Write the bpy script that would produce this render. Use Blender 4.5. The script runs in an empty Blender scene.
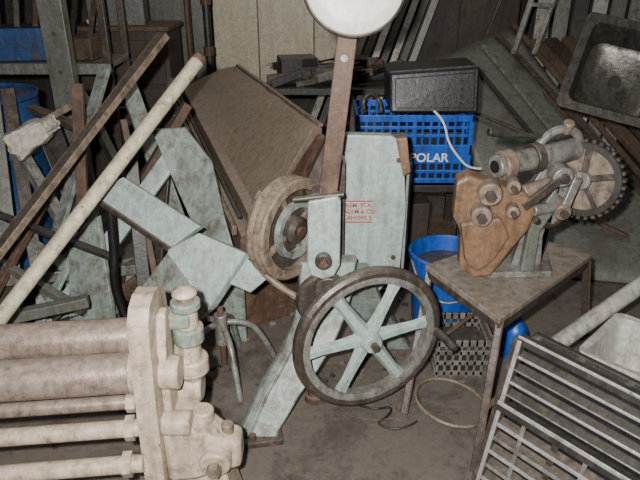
import bpy, bmesh, math, random
from mathutils import Vector, Matrix, Quaternion
random.seed(7)
V=Vector
scene=bpy.context.scene
# ---------------------------------------------------------------- materials
def mat(name,base,dirt=(0.12,0.085,0.058),amt=0.45,scale=7.0,rough=0.65,metal=0.0,dust=0.3,dustc=(0.27,0.23,0.185),bump=0.35,fine=45.0,grime=0.65,spots=0.8,spotc=(0.06,0.04,0.028)):
    m=bpy.data.materials.new(name); m.use_nodes=True
    nt=m.node_tree; N=nt.nodes; L=nt.links
    b=N["Principled BSDF"]
    tc=N.new("ShaderNodeTexCoord")
    def noise(sc,det,ro,vec=None,dist=0):
        n=N.new("ShaderNodeTexNoise"); n.inputs["Scale"].default_value=sc; n.inputs["Detail"].default_value=det; n.inputs["Roughness"].default_value=ro; n.inputs["Distortion"].default_value=dist
        L.new(vec if vec else tc.outputs["Object"],n.inputs["Vector"]); return n
    n1=noise(scale,12,0.75,None,0.4); n2=noise(fine,8,0.7)
    r=N.new("ShaderNodeValToRGB")
    lo=0.64-0.30*amt
    r.color_ramp.elements[0].position=lo; r.color_ramp.elements[0].color=(0,0,0,1)
    r.color_ramp.elements[1].position=lo+0.13; r.color_ramp.elements[1].color=(1,1,1,1)
    L.new(n1.outputs["Fac"],r.inputs["Fac"])
    mul=N.new("ShaderNodeMath"); mul.operation='MULTIPLY'; mul.inputs[1].default_value=min(1,amt*1.6)
    L.new(r.outputs["Color"],mul.inputs[0])
    mx=N.new("ShaderNodeMixRGB"); mx.inputs[1].default_value=(*base,1); mx.inputs[2].default_value=(*dirt,1)
    L.new(mul.outputs[0],mx.inputs[0])
    # run-down streaks
    mp=N.new("ShaderNodeMapping"); mp.inputs["Scale"].default_value=(34,34,3.5); L.new(tc.outputs["Object"],mp.inputs[0])
    n3=noise(1.0,8,0.6,mp.outputs[0])
    g3=N.new("ShaderNodeMapRange"); g3.inputs["From Min"].default_value=0.44; g3.inputs["From Max"].default_value=0.68; g3.inputs["To Max"].default_value=grime
    L.new(n3.outputs["Fac"],g3.inputs["Value"])
    mg=N.new("ShaderNodeMixRGB"); mg.blend_type='MULTIPLY'; mg.inputs[2].default_value=(0.42,0.34,0.27,1)
    L.new(g3.outputs[0],mg.inputs[0]); L.new(mx.outputs[0],mg.inputs[1])
    # chips and oil/rust specks
    n4=noise(38,6,0.8,None,0.8)
    g4=N.new("ShaderNodeMapRange"); g4.inputs["From Min"].default_value=0.60; g4.inputs["From Max"].default_value=0.66; g4.inputs["To Max"].default_value=spots
    L.new(n4.outputs["Fac"],g4.inputs["Value"])
    ms=N.new("ShaderNodeMixRGB"); ms.inputs[2].default_value=(*spotc,1); L.new(g4.outputs[0],ms.inputs[0]); L.new(mg.outputs[0],ms.inputs[1])
    mx2=N.new("ShaderNodeMixRGB"); mx2.blend_type='OVERLAY'; mx2.inputs[0].default_value=0.7
    L.new(ms.outputs[0],mx2.inputs[1]); L.new(n2.outputs["Fac"],mx2.inputs[2])
    geo=N.new("ShaderNodeNewGeometry"); sp=N.new("ShaderNodeSeparateXYZ"); L.new(geo.outputs["Normal"],sp.inputs[0])
    mr=N.new("ShaderNodeMapRange"); mr.inputs["From Min"].default_value=0.35; mr.inputs["From Max"].default_value=0.95; mr.inputs["To Max"].default_value=dust
    L.new(sp.outputs["Z"],mr.inputs["Value"])
    mm=N.new("ShaderNodeMath"); mm.operation='MULTIPLY'; L.new(mr.outputs[0],mm.inputs[0])
    mr2=N.new("ShaderNodeMapRange"); mr2.inputs["From Min"].default_value=0.35; mr2.inputs["From Max"].default_value=0.62; mr2.inputs["To Min"].default_value=0.3
    L.new(n2.outputs["Fac"],mr2.inputs["Value"]); L.new(mr2.outputs[0],mm.inputs[1])
    mx3=N.new("ShaderNodeMixRGB"); mx3.inputs[2].default_value=(*dustc,1)
    L.new(mm.outputs[0],mx3.inputs[0]); L.new(mx2.outputs[0],mx3.inputs[1])
    L.new(mx3.outputs[0],b.inputs["Base Color"])
    rr_=N.new("ShaderNodeMapRange"); rr_.inputs["To Min"].default_value=max(0.15,rough-0.25); rr_.inputs["To Max"].default_value=min(1,rough+0.2)
    L.new(n1.outputs["Fac"],rr_.inputs["Value"]); L.new(rr_.outputs[0],b.inputs["Roughness"]); b.inputs["Metallic"].default_value=metal
    if bump>0:
        bp=N.new("ShaderNodeBump"); bp.inputs["Strength"].default_value=bump; bp.inputs["Distance"].default_value=0.005
        L.new(n2.outputs["Fac"],bp.inputs["Height"]); L.new(bp.outputs[0],b.inputs["Normal"])
    return m
M={}
M['paint']=mat("blue_grey_paint",(0.33,0.41,0.385),dirt=(0.17,0.145,0.11),amt=0.32,scale=9,dust=0.15,rough=0.42,grime=0.5,spots=0.6)
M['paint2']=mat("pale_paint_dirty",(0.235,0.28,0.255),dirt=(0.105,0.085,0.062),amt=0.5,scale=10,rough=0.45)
M['cream']=mat("cream_paint",(0.46,0.375,0.29),dirt=(0.17,0.115,0.08),amt=0.42,scale=20,dust=0.25,dustc=(0.46,0.385,0.305),rough=0.42,grime=0.55)
M['creampole']=mat("cream_pole_paint",(0.52,0.475,0.35),dirt=(0.2,0.14,0.08),amt=0.42,scale=24,grime=0.5)
M['roller']=mat("pinkish_steel_roller",(0.29,0.225,0.19),dirt=(0.14,0.10,0.078),amt=0.46,scale=28,rough=0.36,dust=0.35,dustc=(0.42,0.335,0.28),metal=0.25)
M['green']=mat("green_chipped",(0.13,0.22,0.185),dirt=(0.34,0.28,0.21),amt=0.62,scale=26)
M['rust']=mat("rusty_iron",(0.088,0.052,0.036),dirt=(0.16,0.095,0.06),amt=0.5,scale=18,rough=0.62,dust=0.25,spots=0.4)
M['darkrust']=mat("dark_worn_iron",(0.065,0.053,0.045),dirt=(0.15,0.115,0.09),amt=0.42,scale=22,rough=0.42,dust=0.35,metal=0.2,spots=0.4)
M['brown']=mat("brown_dusty_sheet",(0.20,0.155,0.118),dirt=(0.115,0.088,0.066),amt=0.42,scale=6,rough=0.7,dust=0.5,dustc=(0.255,0.21,0.165),grime=0.35,spots=0.5)
M['tan']=mat("tan_casting",(0.215,0.165,0.125),dirt=(0.08,0.058,0.043),amt=0.5,scale=24,rough=0.5)
M['orange']=mat("orange_brown_casting",(0.20,0.118,0.068),dirt=(0.085,0.056,0.037),amt=0.48,scale=20,dustc=(0.33,0.24,0.17),rough=0.5)
M['dark']=mat("dark_steel",(0.032,0.030,0.028),dirt=(0.08,0.064,0.052),amt=0.4,scale=14,rough=0.45,dust=0.3,dustc=(0.15,0.13,0.108),spots=0.2)
M['black']=mat("black_plastic",(0.013,0.013,0.014),dirt=(0.042,0.037,0.033),amt=0.25,scale=10,rough=0.38,dust=0.12,dustc=(0.12,0.1,0.09),spots=0.1)
M['steel']=mat("dull_steel",(0.27,0.27,0.255),dirt=(0.10,0.08,0.064),amt=0.48,scale=20,rough=0.38,metal=0.35)
M['chrome']=mat("worn_chrome",(0.47,0.47,0.455),dirt=(0.12,0.10,0.085),amt=0.42,scale=28,rough=0.3,metal=0.4,dust=0.05,grime=0.4)
M['greysheet']=mat("grey_sheet_metal",(0.155,0.162,0.143),dirt=(0.095,0.085,0.07),amt=0.48,scale=3.5,rough=0.45,dust=0.25,dustc=(0.18,0.17,0.148),grime=0.35,spots=0.5,metal=0.2)
M['tabletop']=mat("table_top_steel",(0.22,0.188,0.158),dirt=(0.115,0.088,0.066),amt=0.48,scale=10,rough=0.48,dust=0.3)
M['blue']=mat("blue_plastic",(0.012,0.09,0.45),dirt=(0.02,0.055,0.2),amt=0.35,scale=9,rough=0.33,dust=0.08,spots=0.4)
M['bluedk']=mat("blue_barrel_paint",(0.02,0.07,0.21),dirt=(0.035,0.038,0.055),amt=0.45,scale=7,rough=0.42)
M['white']=mat("white_enamel",(0.50,0.49,0.455),dirt=(0.22,0.185,0.145),amt=0.38,scale=10,rough=0.35,dust=0.1)
M['greyplastic']=mat("grimy_white_plastic",(0.17,0.162,0.147),dirt=(0.07,0.06,0.05),amt=0.45,scale=12,rough=0.55,dust=0.1)
M['pipe']=mat("grey_pipe_paint",(0.36,0.355,0.33),dirt=(0.15,0.13,0.11),amt=0.42,scale=20,rough=0.42,dust=0.15)
M['whitedisc']=mat("white_disc",(0.66,0.64,0.59),dirt=(0.48,0.43,0.36),amt=0.28,scale=8,rough=0.42,dust=0.0,grime=0.12,spots=0.15)
M['red']=mat("red_lettering",(0.38,0.055,0.045),dirt=(0.28,0.23,0.2),amt=0.3,scale=60,dust=0,grime=0.2,spots=0.3)
M['lettering']=mat("white_lettering",(0.68,0.69,0.68),amt=0.1,dust=0,grime=0.2,spots=0.3)
M['foam']=mat("foam",(0.54,0.51,0.45),dirt=(0.25,0.21,0.17),amt=0.35,scale=18,bump=0.8,spots=0.4)
M['wood']=mat("brown_wood",(0.098,0.062,0.041),dirt=(0.046,0.032,0.023),amt=0.45,scale=10,spots=0.4)
M['cab']=mat("dark_brown_cabinet",(0.05,0.037,0.029),dirt=(0.028,0.021,0.017),amt=0.4,scale=6,dust=0.3,dustc=(0.14,0.115,0.09),spots=0.2)
M['sink']=mat("dark_stainless",(0.13,0.125,0.112),dirt=(0.045,0.038,0.032),amt=0.48,scale=9,rough=0.3,metal=0.6,dust=0.1)
M['wallc']=mat("dim_plaster_wall",(0.06,0.054,0.047),dirt=(0.032,0.028,0.024),amt=0.5,scale=2,rough=0.9,dust=0,bump=0.1,spots=0.3)
M['panel']=mat("cream_board",(0.50,0.455,0.34),dirt=(0.36,0.31,0.22),amt=0.28,scale=3,rough=0.5,dust=0,bump=0.05,grime=0.25,spots=0.2)
M['floor']=mat("dirty_concrete_floor",(0.128,0.108,0.092),dirt=(0.05,0.042,0.036),amt=0.52,scale=4.5,rough=0.62,dust=0.16,dustc=(0.17,0.148,0.125),bump=0.5,fine=34,grime=0.2,spots=0.7,spotc=(0.03,0.024,0.02))
# ---------------------------------------------------------------- builders
def group(name,loc=(0,0,0)):
    e=bpy.data.objects.new(name,None); e.location=loc; e.empty_display_size=0.1
    scene.collection.objects.link(e); return e
def emit(bm,name,m,g,smooth=False,bevel=0.0,seg=2):
    bmesh.ops.recalc_face_normals(bm,faces=bm.faces)
    me=bpy.data.meshes.new(name)
    off=V(g.location) if g else V((0,0,0))
    bmesh.ops.translate(bm,verts=bm.verts,vec=-off)
    bm.to_mesh(me); bm.free()
    o=bpy.data.objects.new(name,me); scene.collection.objects.link(o)
    if g: o.parent=g
    me.materials.append(M[m])
    if smooth:
        for p in me.polygons: p.use_smooth=True
        try:
            me.set_sharp_from_angle(angle=math.radians(38))
        except Exception: pass
    if bevel>0:
        md=o.modifiers.new("bevel",'BEVEL'); md.width=bevel; md.segments=seg; md.limit_method='ANGLE'; md.angle_limit=math.radians(35)
    return o
def frame(ax,up=V((0,0,1))):
    ax=V(ax).normalized()
    if abs(ax.dot(up))>0.98: up=V((0,1,0))
    x=up.cross(ax).normalized(); y=ax.cross(x).normalized()
    return x,y,ax
def cyl(g,name,p1,p2,r,m,r2=None,seg=24,bevel=0.0):
    p1=V(p1);p2=V(p2);x,y,a=frame(p2-p1); r2=r if r2 is None else r2
    bm=bmesh.new()
    A=[bm.verts.new(p1+x*r*math.cos(t)+y*r*math.sin(t)) for t in [2*math.pi*i/seg for i in range(seg)]]
    B=[bm.verts.new(p2+x*r2*math.cos(t)+y*r2*math.sin(t)) for t in [2*math.pi*i/seg for i in range(seg)]]
    for i in range(seg):
        j=(i+1)%seg; bm.faces.new((A[i],A[j],B[j],B[i]))
    bm.faces.new(A); bm.faces.new(B)
    return emit(bm,name,m,g,True,bevel)
def lathe(g,name,prof,origin,axis,m,seg=40,closed=False,bevel=0):
    o=V(origin);x,y,a=frame(axis); bm=bmesh.new(); rings=[]
    for r,h in prof:
        rings.append([bm.verts.new(o+a*h+(x*math.cos(t)+y*math.sin(t))*max(r,1e-4)) for t in [2*math.pi*i/seg for i in range(seg)]])
    n=len(rings)
    for k in range(n if closed else n-1):
        A=rings[k];B=rings[(k+1)%n]
        for i in range(seg):
            j=(i+1)%seg; bm.faces.new((A[i],A[j],B[j],B[i]))
    return emit(bm,name,m,g,True,bevel)
def bar(g,name,p1,p2,w,h,m,up=(0,0,1),bevel=0.003):
    p1=V(p1);p2=V(p2);x,y,a=frame(p2-p1,V(up)); bm=bmesh.new(); vs=[]
    for p in (p1,p2):
        for sx,sy in ((-1,-1),(1,-1),(1,1),(-1,1)): vs.append(bm.verts.new(p+x*sx*w/2+y*sy*h/2))
    for f in ((0,1,2,3),(4,5,6,7),(0,1,5,4),(1,2,6,5),(2,3,7,6),(3,0,4,7)): bm.faces.new([vs[i] for i in f])
    return emit(bm,name,m,g,False,bevel)
def box(g,name,c,s,m,rz=0,rx=0,ry=0,bevel=0.004):
    bm=bmesh.new(); bmesh.ops.create_cube(bm,size=1)
    mt=Matrix.Translation(V(c))@Matrix.Rotation(math.radians(rz),4,'Z')@Matrix.Rotation(math.radians(ry),4,'Y')@Matrix.Rotation(math.radians(rx),4,'X')@Matrix.Diagonal((*s,1))
    bmesh.ops.transform(bm,matrix=mt,verts=bm.verts)
    return emit(bm,name,m,g,False,bevel)
def prism(g,name,pts,th,m,bevel=0.004,smooth=False):
    th=V(th); bm=bmesh.new()
    A=[bm.verts.new(V(p)) for p in pts]; B=[bm.verts.new(V(p)+th) for p in pts]
    n=len(A); bm.faces.new(A); bm.faces.new(B)
    for i in range(n):
        j=(i+1)%n; bm.faces.new((A[i],A[j],B[j],B[i]))
    bmesh.ops.triangulate(bm,faces=[f for f in bm.faces if len(f.verts)>4])
    return emit(bm,name,m,g,smooth,bevel)
def loft(g,name,secs,m,bevel=0.0,smooth=True,closed=True,cap=True):
    bm=bmesh.new(); R=[[bm.verts.new(V(p)) for p in s] for s in secs]; n=len(R[0])
    for a,b in zip(R,R[1:]):
        for i in range(n if closed else n-1):
            j=(i+1)%n; bm.faces.new((a[i],a[j],b[j],b[i]))
    if cap and closed: bm.faces.new(R[0]); bm.faces.new(R[-1])
    return emit(bm,name,m,g,smooth,bevel)
def tube(g,name,pts,r,m,cyc=False,res=6):
    cu=bpy.data.curves.new(name,'CURVE'); cu.dimensions='3D'; cu.bevel_depth=r; cu.bevel_resolution=3; cu.resolution_u=res; cu.use_fill_caps=True
    s=cu.splines.new('NURBS'); s.points.add(len(pts)-1)
    off=V(g.location) if g else V((0,0,0))
    for i,p in enumerate(pts): s.points[i].co=(*(V(p)-off),1)
    s.order_u=3; s.use_endpoint_u=not cyc; s.use_cyclic_u=cyc
    o=bpy.data.objects.new(name+"_c",cu); scene.collection.objects.link(o)
    dg=bpy.context.evaluated_depsgraph_get(); dg.update()
    me=bpy.data.meshes.new_from_object(o.evaluated_get(dg)); bpy.data.objects.remove(o)
    me.name=name; o2=bpy.data.objects.new(name,me); scene.collection.objects.link(o2)
    if g:o2.parent=g
    me.materials.clear(); me.materials.append(M[m])
    for p in me.polygons:p.use_smooth=True
    return o2
def text(g,name,s,loc,size,m,rz=0,rx=90,ext=0.001):
    cu=bpy.data.curves.new(name,'FONT'); cu.body=s; cu.size=size; cu.extrude=ext; cu.align_x='CENTER'; cu.align_y='CENTER'; cu.offset=size*0.02
    o=bpy.data.objects.new(name+"_c",cu); scene.collection.objects.link(o)
    dg=bpy.context.evaluated_depsgraph_get(); dg.update()
    me=bpy.data.meshes.new_from_object(o.evaluated_get(dg)); bpy.data.objects.remove(o)
    me.materials.clear(); me.materials.append(M[m]); me.name=name
    o2=bpy.data.objects.new(name,me); scene.collection.objects.link(o2)
    off=V(g.location) if g else V((0,0,0))
    o2.location=V(loc)-off; o2.rotation_euler=(math.radians(rx),0,math.radians(rz))
    if g:o2.parent=g
    return o2
# ---------------------------------------------------------------- room shell
def shell(name,c,s,m):
    o=box(None,name,c,s,m,bevel=0); return o
shell("floor",(0,2.5,-0.05),(7.0,7.0,0.1),'floor')
shell("wall_back",(0,5.6,1.5),(7.0,0.1,3.0),'wallc')
shell("wall_left",(-3.0,2.5,1.5),(0.1,7.0,3.0),'wallc')
shell("wall_right",(3.2,2.5,1.5),(0.1,7.0,3.0),'wallc')
# ---------------------------------------------------------------- central flywheel machine
g=group("flywheel_belt_press",(0.05,2.0,0))
yaw=math.radians(20); n=V((math.sin(yaw),-math.cos(yaw),0)); tx=V((math.cos(yaw),math.sin(yaw),0)); tz=V((0,0,1))
wc=V((0.172,1.85,0.352))
lathe(g,"flywheel_rim",[(0.250,-0.022),(0.268,-0.024),(0.280,-0.014),(0.284,0.0),(0.280,0.015),(0.268,0.024),(0.250,0.021)],wc,n,'darkrust',72,True)
lathe(g,"flywheel_inner_band",[(0.226,-0.020),(0.252,-0.021),(0.252,0.022),(0.242,0.024),(0.226,0.018)],wc,n,'steel',72,True)
lathe(g,"flywheel_hub",[(0.0,0.05),(0.03,0.05),(0.038,0.04),(0.046,-0.03),(0.0,-0.03)],wc,n,'paint',32)
lathe(g,"hub_nut",[(0.0,0.07),(0.016,0.07),(0.016,0.045),(0.0,0.045)],wc,n,'darkrust',6)
for k in range(6):
    a=math.radians(4+60*k); d=tx*math.cos(a)+tz*math.sin(a); s=-tx*math.sin(a)+tz*math.cos(a)
    secs=[]
    for t,w,h in ((0.03,0.030,0.017),(0.10,0.025,0.013),(0.18,0.022,0.011),(0.232,0.029,0.012)):
        c=wc+d*t; secs.append([c-s*w-n*h*0.6,c-s*w*0.5+n*h,c+s*w*0.5+n*h,c+s*w-n*h*0.6,c-n*h])
    loft(g,"spoke_%d"%(k+1),secs,'paint',bevel=0.002)
cyl(g,"drive_shaft",wc-n*0.02,wc-n*0.30,0.022,'steel')
hp=wc+tx*0.262+tz*(-0.01)
cyl(g,"crank_handle_pin",hp-n*0.02,hp+n*0.04,0.011,'rust')
lathe(g,"crank_handle",[(0.0,0.0),(0.014,0.0),(0.017,0.03),(0.014,0.07),(0.016,0.10),(0.0,0.105)],hp+n*0.03,n+V((0.25,0,-0.25)),'dark',20)
def sec(xl,xr,y,z,t=0.035): return [(xl,y-t,z),(xr,y-t,z),(xr+0.01,y,z),(xr,y+t,z),(xl,y+t,z),(xl-0.01,y,z)]
loft(g,"front_leg_casting",[sec(-0.07,0.13,2.07,0.56),sec(-0.075,0.12,2.04,0.46),sec(-0.09,0.09,2.0,0.36),sec(-0.125,0.05,1.95,0.28),sec(-0.175,-0.01,1.89,0.205),sec(-0.225,-0.075,1.83,0.14),sec(-0.262,-0.125,1.78,0.07),sec(-0.285,-0.155,1.755,0.03),sec(-0.31,-0.155,1.745,0.0,0.05)],'paint2',bevel=0.006)
loft(g,"leg_front_bead",[[(a[0],a[1]-0.036,a[2]),(a[0]+0.018,a[1]-0.05,a[2]),(a[0]+0.036,a[1]-0.036,a[2])] for a in ((-0.07,2.04,0.46),(-0.088,2.0,0.36),(-0.122,1.95,0.28),(-0.172,1.89,0.205),(-0.222,1.83,0.14),(-0.258,1.78,0.07),(-0.28,1.755,0.03))],'paint2',bevel=0.002)
loft(g,"rear_leg_casting",[sec(-0.02,0.18,2.12,0.5),sec(0.05,0.25,2.2,0.3),sec(0.15,0.32,2.28,0.15),sec(0.2,0.40,2.33,0.0,0.05)],'paint2',bevel=0.006)
box(g,"leg_foot",(-0.235,1.745,0.012),(0.19,0.13,0.024),'darkrust',rz=10)
cyl(g,"foot_bolt",(-0.24,1.70,0.02),(-0.24,1.70,0.045),0.014,'rust',seg=6)
prism(g,"column_body",[(-0.05,2.10,0.42),(0.09,2.10,0.42),(0.09,2.10,0.92),(0.02,2.10,1.0),(-0.05,2.10,0.85)],(0,0.08,0),'darkrust')
prism(g,"side_panel",[(0.02,2.2,0.32),(0.24,2.2,0.34),(0.320,2.2,0.45),(0.330,2.2,0.70),(0.312,2.2,0.90),(0.29,2.2,0.975),(0.26,2.2,0.99),(0.10,2.2,0.995),(0.04,2.2,0.96),(0.02,2.2,0.9)],(0,0.05,0),'paint',bevel=0.006)
prism(g,"panel_side_return",[(0.33,2.25,0.42),(0.33,2.25,0.86),(0.385,2.55,0.78),(0.385,2.55,0.42)],(0.012,0,0),'paint2')
prism(g,"orange_end_cover",[(0.275,2.18,0.985),(0.315,2.18,0.99),(0.335,2.18,0.86),(0.31,2.18,0.84)],(0,0.07,0),'orange')
tube(g,"panel_top_rod",[(0.05,2.2,0.95),(0.05,2.2,1.13),(0.10,2.22,1.15),(0.12,2.25,1.03),(0.12,2.26,0.98)],0.012,'dark')
for i,(x,z) in enumerate(((0.05,0.92),(0.29,0.90),(0.29,0.5),(0.10,0.45))): cyl(g,"panel_screw_%d"%(i+1),(x,2.205,z),(x,2.19,z),0.009,'rust',seg=8)
box(g,"maker_plate",(0.145,2.198,0.695),(0.12,0.004,0.08),'paint')
for i,s in enumerate(("KEM  STA","SALAM & CO","LAHORE 5")):
    text(g,"label_line_%d"%(i+1),s,(0.145,2.194,0.722-0.026*i),0.023,'red')
for i,(c,s) in enumerate((((0.145,2.195,0.738),(0.11,0.003,0.004)),((0.145,2.195,0.652),(0.11,0.003,0.004)))): box(g,"label_border_%d"%(i+1),c,s,'red',bevel=0)
prism(g,"yoke_bracket",[(-0.04,1.93,0.84),(0.06,1.93,0.86),(0.07,1.93,0.84),(0.07,1.93,0.60),(0.05,1.93,0.56),(0.01,1.93,0.545),(-0.03,1.93,0.56),(-0.045,1.93,0.60)],(0,0.07,0),'paint',bevel=0.006)
prism(g,"yoke_back",[(-0.03,2.0,0.84),(0.06,2.0,0.84),(0.06,2.0,0.50),(-0.03,2.0,0.50)],(0,0.1,0),'rust')
cyl(g,"yoke_bolt",(0.012,1.935,0.625),(0.012,1.905,0.625),0.030,'darkrust',bevel=0.004)
cyl(g,"yoke_bolt_head",(0.012,1.91,0.625),(0.012,1.89,0.625),0.016,'rust',seg=6)
cyl(g,"yoke_cross_rod",(-0.09,1.95,0.84),(0.08,1.95,0.86),0.010,'darkrust')
bar(g,"upright_bar",(0.022,1.99,0.80),(0.088,1.99,1.40),0.022,0.062,'rust',up=(1,0,0))
cyl(g,"upright_bar_pin",(0.075,1.985,1.30),(0.075,1.965,1.30),0.012,'steel')
lathe(g,"round_head",[(0.0,0.045),(0.11,0.045),(0.125,0.040),(0.146,0.028),(0.150,0.018),(0.150,-0.03),(0.145,-0.04),(0.0,-0.04)],(0.10,1.96,1.515),(0.05,-1,0.25),'whitedisc',64)
lathe(g,"round_head_rim",[(0.146,0.02),(0.155,0.015),(0.155,-0.005),(0.146,-0.01)],(0.10,1.96,1.515),(0.05,-1,0.25),'darkrust',64,True)
py=math.radians(52); pn=V((math.sin(py),-math.cos(py),0.0)); pc=V((-0.115,2.04,0.70))
pr=[(0.150,0.045),(0.180,0.045),(0.188,0.038),(0.188,0.030),(0.172,0.020),(0.188,0.010),(0.188,0.002),(0.172,-0.008),(0.188,-0.018),(0.188,-0.026),(0.180,-0.036),(0.150,-0.036)]
lathe(g,"belt_pulley_rim",pr,pc,pn,'tan',56,True)
lathe(g,"belt_pulley_web",[(0.152,0.012),(0.152,0.002),(0.05,0.0),(0.05,0.02)],pc,pn,'darkrust',40,True)
for k in range(4):
    a=math.pi/2*k+0.4; x_,y_,a_=frame(pn); d=x_*math.cos(a)+y_*math.sin(a); bar(g,"belt_pulley_rib_%d"%(k+1),pc+d*0.04+pn*0.02,pc+d*0.155+pn*0.02,0.02,0.02,'tan',up=pn)
lathe(g,"belt_pulley_hub",[(0.0,0.06),(0.035,0.06),(0.052,0.045),(0.055,-0.03),(0.0,-0.03)],pc,pn,'darkrust',30)
lathe(g,"inner_pulley",[(0.085,0.05),(0.105,0.05),(0.108,0.03),(0.098,0.02),(0.085,0.02)],pc,pn,'paint2',40,True)
cyl(g,"pulley_shaft",pc+pn*0.07,pc-pn*0.12,0.018,'rust')
tube(g,"pulley_guard_strap",[pc+V((-0.10,0.06,0.12)),pc+V((-0.16,0.05,-0.02)),pc+V((-0.12,0,-0.17)),pc+V((0.02,-0.05,-0.26)),pc+V((0.07,-0.06,-0.28))],0.014,'tan')
lathe(g,"lower_gear",[(0.03,0.02),(0.10,0.02),(0.105,0.01),(0.105,-0.01),(0.10,-0.02),(0.03,-0.02)],(0.01,2.0,0.43),n,'darkrust',28,True)
cyl(g,"crankcase_boss",(0.03,1.98,0.50),(0.03,1.93,0.50),0.05,'darkrust',bevel=0.005)
# ---------------------------------------------------------------- roller machine, bottom left
g=group("roller_bending_machine",(-0.6,1.42,0))
rd=V((-1,-0.11,0)); LR=0.74
def along(p,L): p=V(p); return p,p+rd*L
for i,(p,r) in enumerate((((-0.49,1.52,0.588),0.054),((-0.49,1.40,0.545),0.056))):
    a,b=along(p,LR); cyl(g,"roller_%d"%(i+1),a,b,r,'roller',seg=48)
    lathe(g,"roller_%d_journal"%(i+1),[(r*0.6,0),(r+0.004,0.0),(r+0.004,0.018),(r*0.9,0.022)],a+rd*0.012,rd,'cream',40)
for i,(p,r) in enumerate((((-0.49,1.40,0.445),0.021),((-0.49,1.36,0.385),0.025),((-0.49,1.30,0.310),0.025))):
    a,b=along(p,LR); cyl(g,"tie_bar_%d"%(i+1),a,b,r,'cream' if i else 'roller',seg=24)
    cyl(g,"tie_bar_nut_%d"%(i+1),a+rd*0.03,a+rd*0.055,r*1.45,'cream',seg=6)
def sideplate(x0,nm):
    out=[(1.30,0.0),(1.30,0.20),(1.315,0.45),(1.335,0.66),(1.345,0.73),(1.375,0.765),(1.42,0.78),(1.47,0.775),(1.51,0.755),(1.535,0.72),(1.55,0.60),(1.57,0.45),(1.60,0.2),(1.62,0.0)]
    prism(g,nm,[(x0,y,z) for y,z in out],(0.055,0,0),'cream',bevel=0.010,smooth=False)
sideplate(-0.495,"end_frame_right"); sideplate(-1.25,"end_frame_left")
prism(g,"end_frame_rib",[(-0.44,1.36,0.0),(-0.44,1.38,0.60),(-0.44,1.42,0.72),(-0.44,1.46,0.72),(-0.44,1.47,0.60),(-0.44,1.47,0.0)],(0.025,0,0),'cream',bevel=0.008)
cyl(g,"adjuster_post",(-0.375,1.49,0.46),(-0.375,1.49,0.70),0.032,'cream',bevel=0.005)
cyl(g,"adjuster_collar_top",(-0.375,1.49,0.695),(-0.375,1.49,0.722),0.042,'green',bevel=0.006)
cyl(g,"adjuster_screw",(-0.375,1.49,0.72),(-0.375,1.49,0.745),0.024,'tan')
lathe(g,"adjuster_cap",[(0.0,0.022),(0.018,0.020),(0.032,0.010),(0.035,0.0),(0.0,-0.003)],(-0.375,1.49,0.742),(0,0,1),'cream',28)
cyl(g,"adjuster_collar_mid",(-0.375,1.49,0.585),(-0.375,1.49,0.64),0.044,'green',bevel=0.008)
cyl(g,"adjuster_collar_low",(-0.375,1.49,0.48),(-0.375,1.49,0.535),0.050,'cream',bevel=0.008)
box(g,"adjuster_bracket",(-0.405,1.49,0.52),(0.08,0.09,0.06),'cream',bevel=0.012)
box(g,"adjuster_bracket_upper",(-0.40,1.48,0.67),(0.08,0.06,0.05),'green',bevel=0.012)
cyl(g,"bearing_boss_1",(-0.44,1.40,0.545),(-0.385,1.40,0.545),0.048,'cream',bevel=0.006)
cyl(g,"bearing_boss_2",(-0.44,1.36,0.40),(-0.36,1.36,0.40),0.036,'cream',bevel=0.006)
cyl(g,"bearing_boss_3",(-0.44,1.50,0.42),(-0.35,1.50,0.42),0.045,'cream',bevel=0.006)
loft(g,"foot_bracket",[[(-0.44,1.33,0.20),(-0.44,1.50,0.20),(-0.44,1.50,0.42),(-0.44,1.33,0.42)],[(-0.36,1.34,0.20),(-0.36,1.48,0.20),(-0.36,1.48,0.39),(-0.36,1.34,0.39)],[(-0.29,1.36,0.21),(-0.29,1.46,0.21),(-0.29,1.46,0.335),(-0.29,1.36,0.335)],[(-0.23,1.37,0.22),(-0.23,1.45,0.22),(-0.23,1.45,0.315),(-0.23,1.37,0.315)]],'cream',bevel=0.015)
loft(g,"foot_bracket_leg",[[(-0.44,1.33,0.0),(-0.24,1.33,0.0),(-0.24,1.50,0.0),(-0.44,1.50,0.0)],[(-0.44,1.36,0.24),(-0.28,1.36,0.24),(-0.28,1.46,0.24),(-0.44,1.46,0.24)]],'cream',bevel=0.01)
cyl(g,"foot_boss",(-0.30,1.40,0.28),(-0.30,1.325,0.27),0.045,'cream',bevel=0.006)
cyl(g,"foot_bolt",(-0.30,1.33,0.27),(-0.30,1.30,0.268),0.022,'tan',seg=6)
cyl(g,"foot_top_stud",(-0.27,1.41,0.32),(-0.27,1.41,0.355),0.018,'tan',bevel=0.004)
cyl(g,"foot_top_boss",(-0.34,1.42,0.36),(-0.34,1.42,0.40),0.032,'cream',bevel=0.006)
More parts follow.
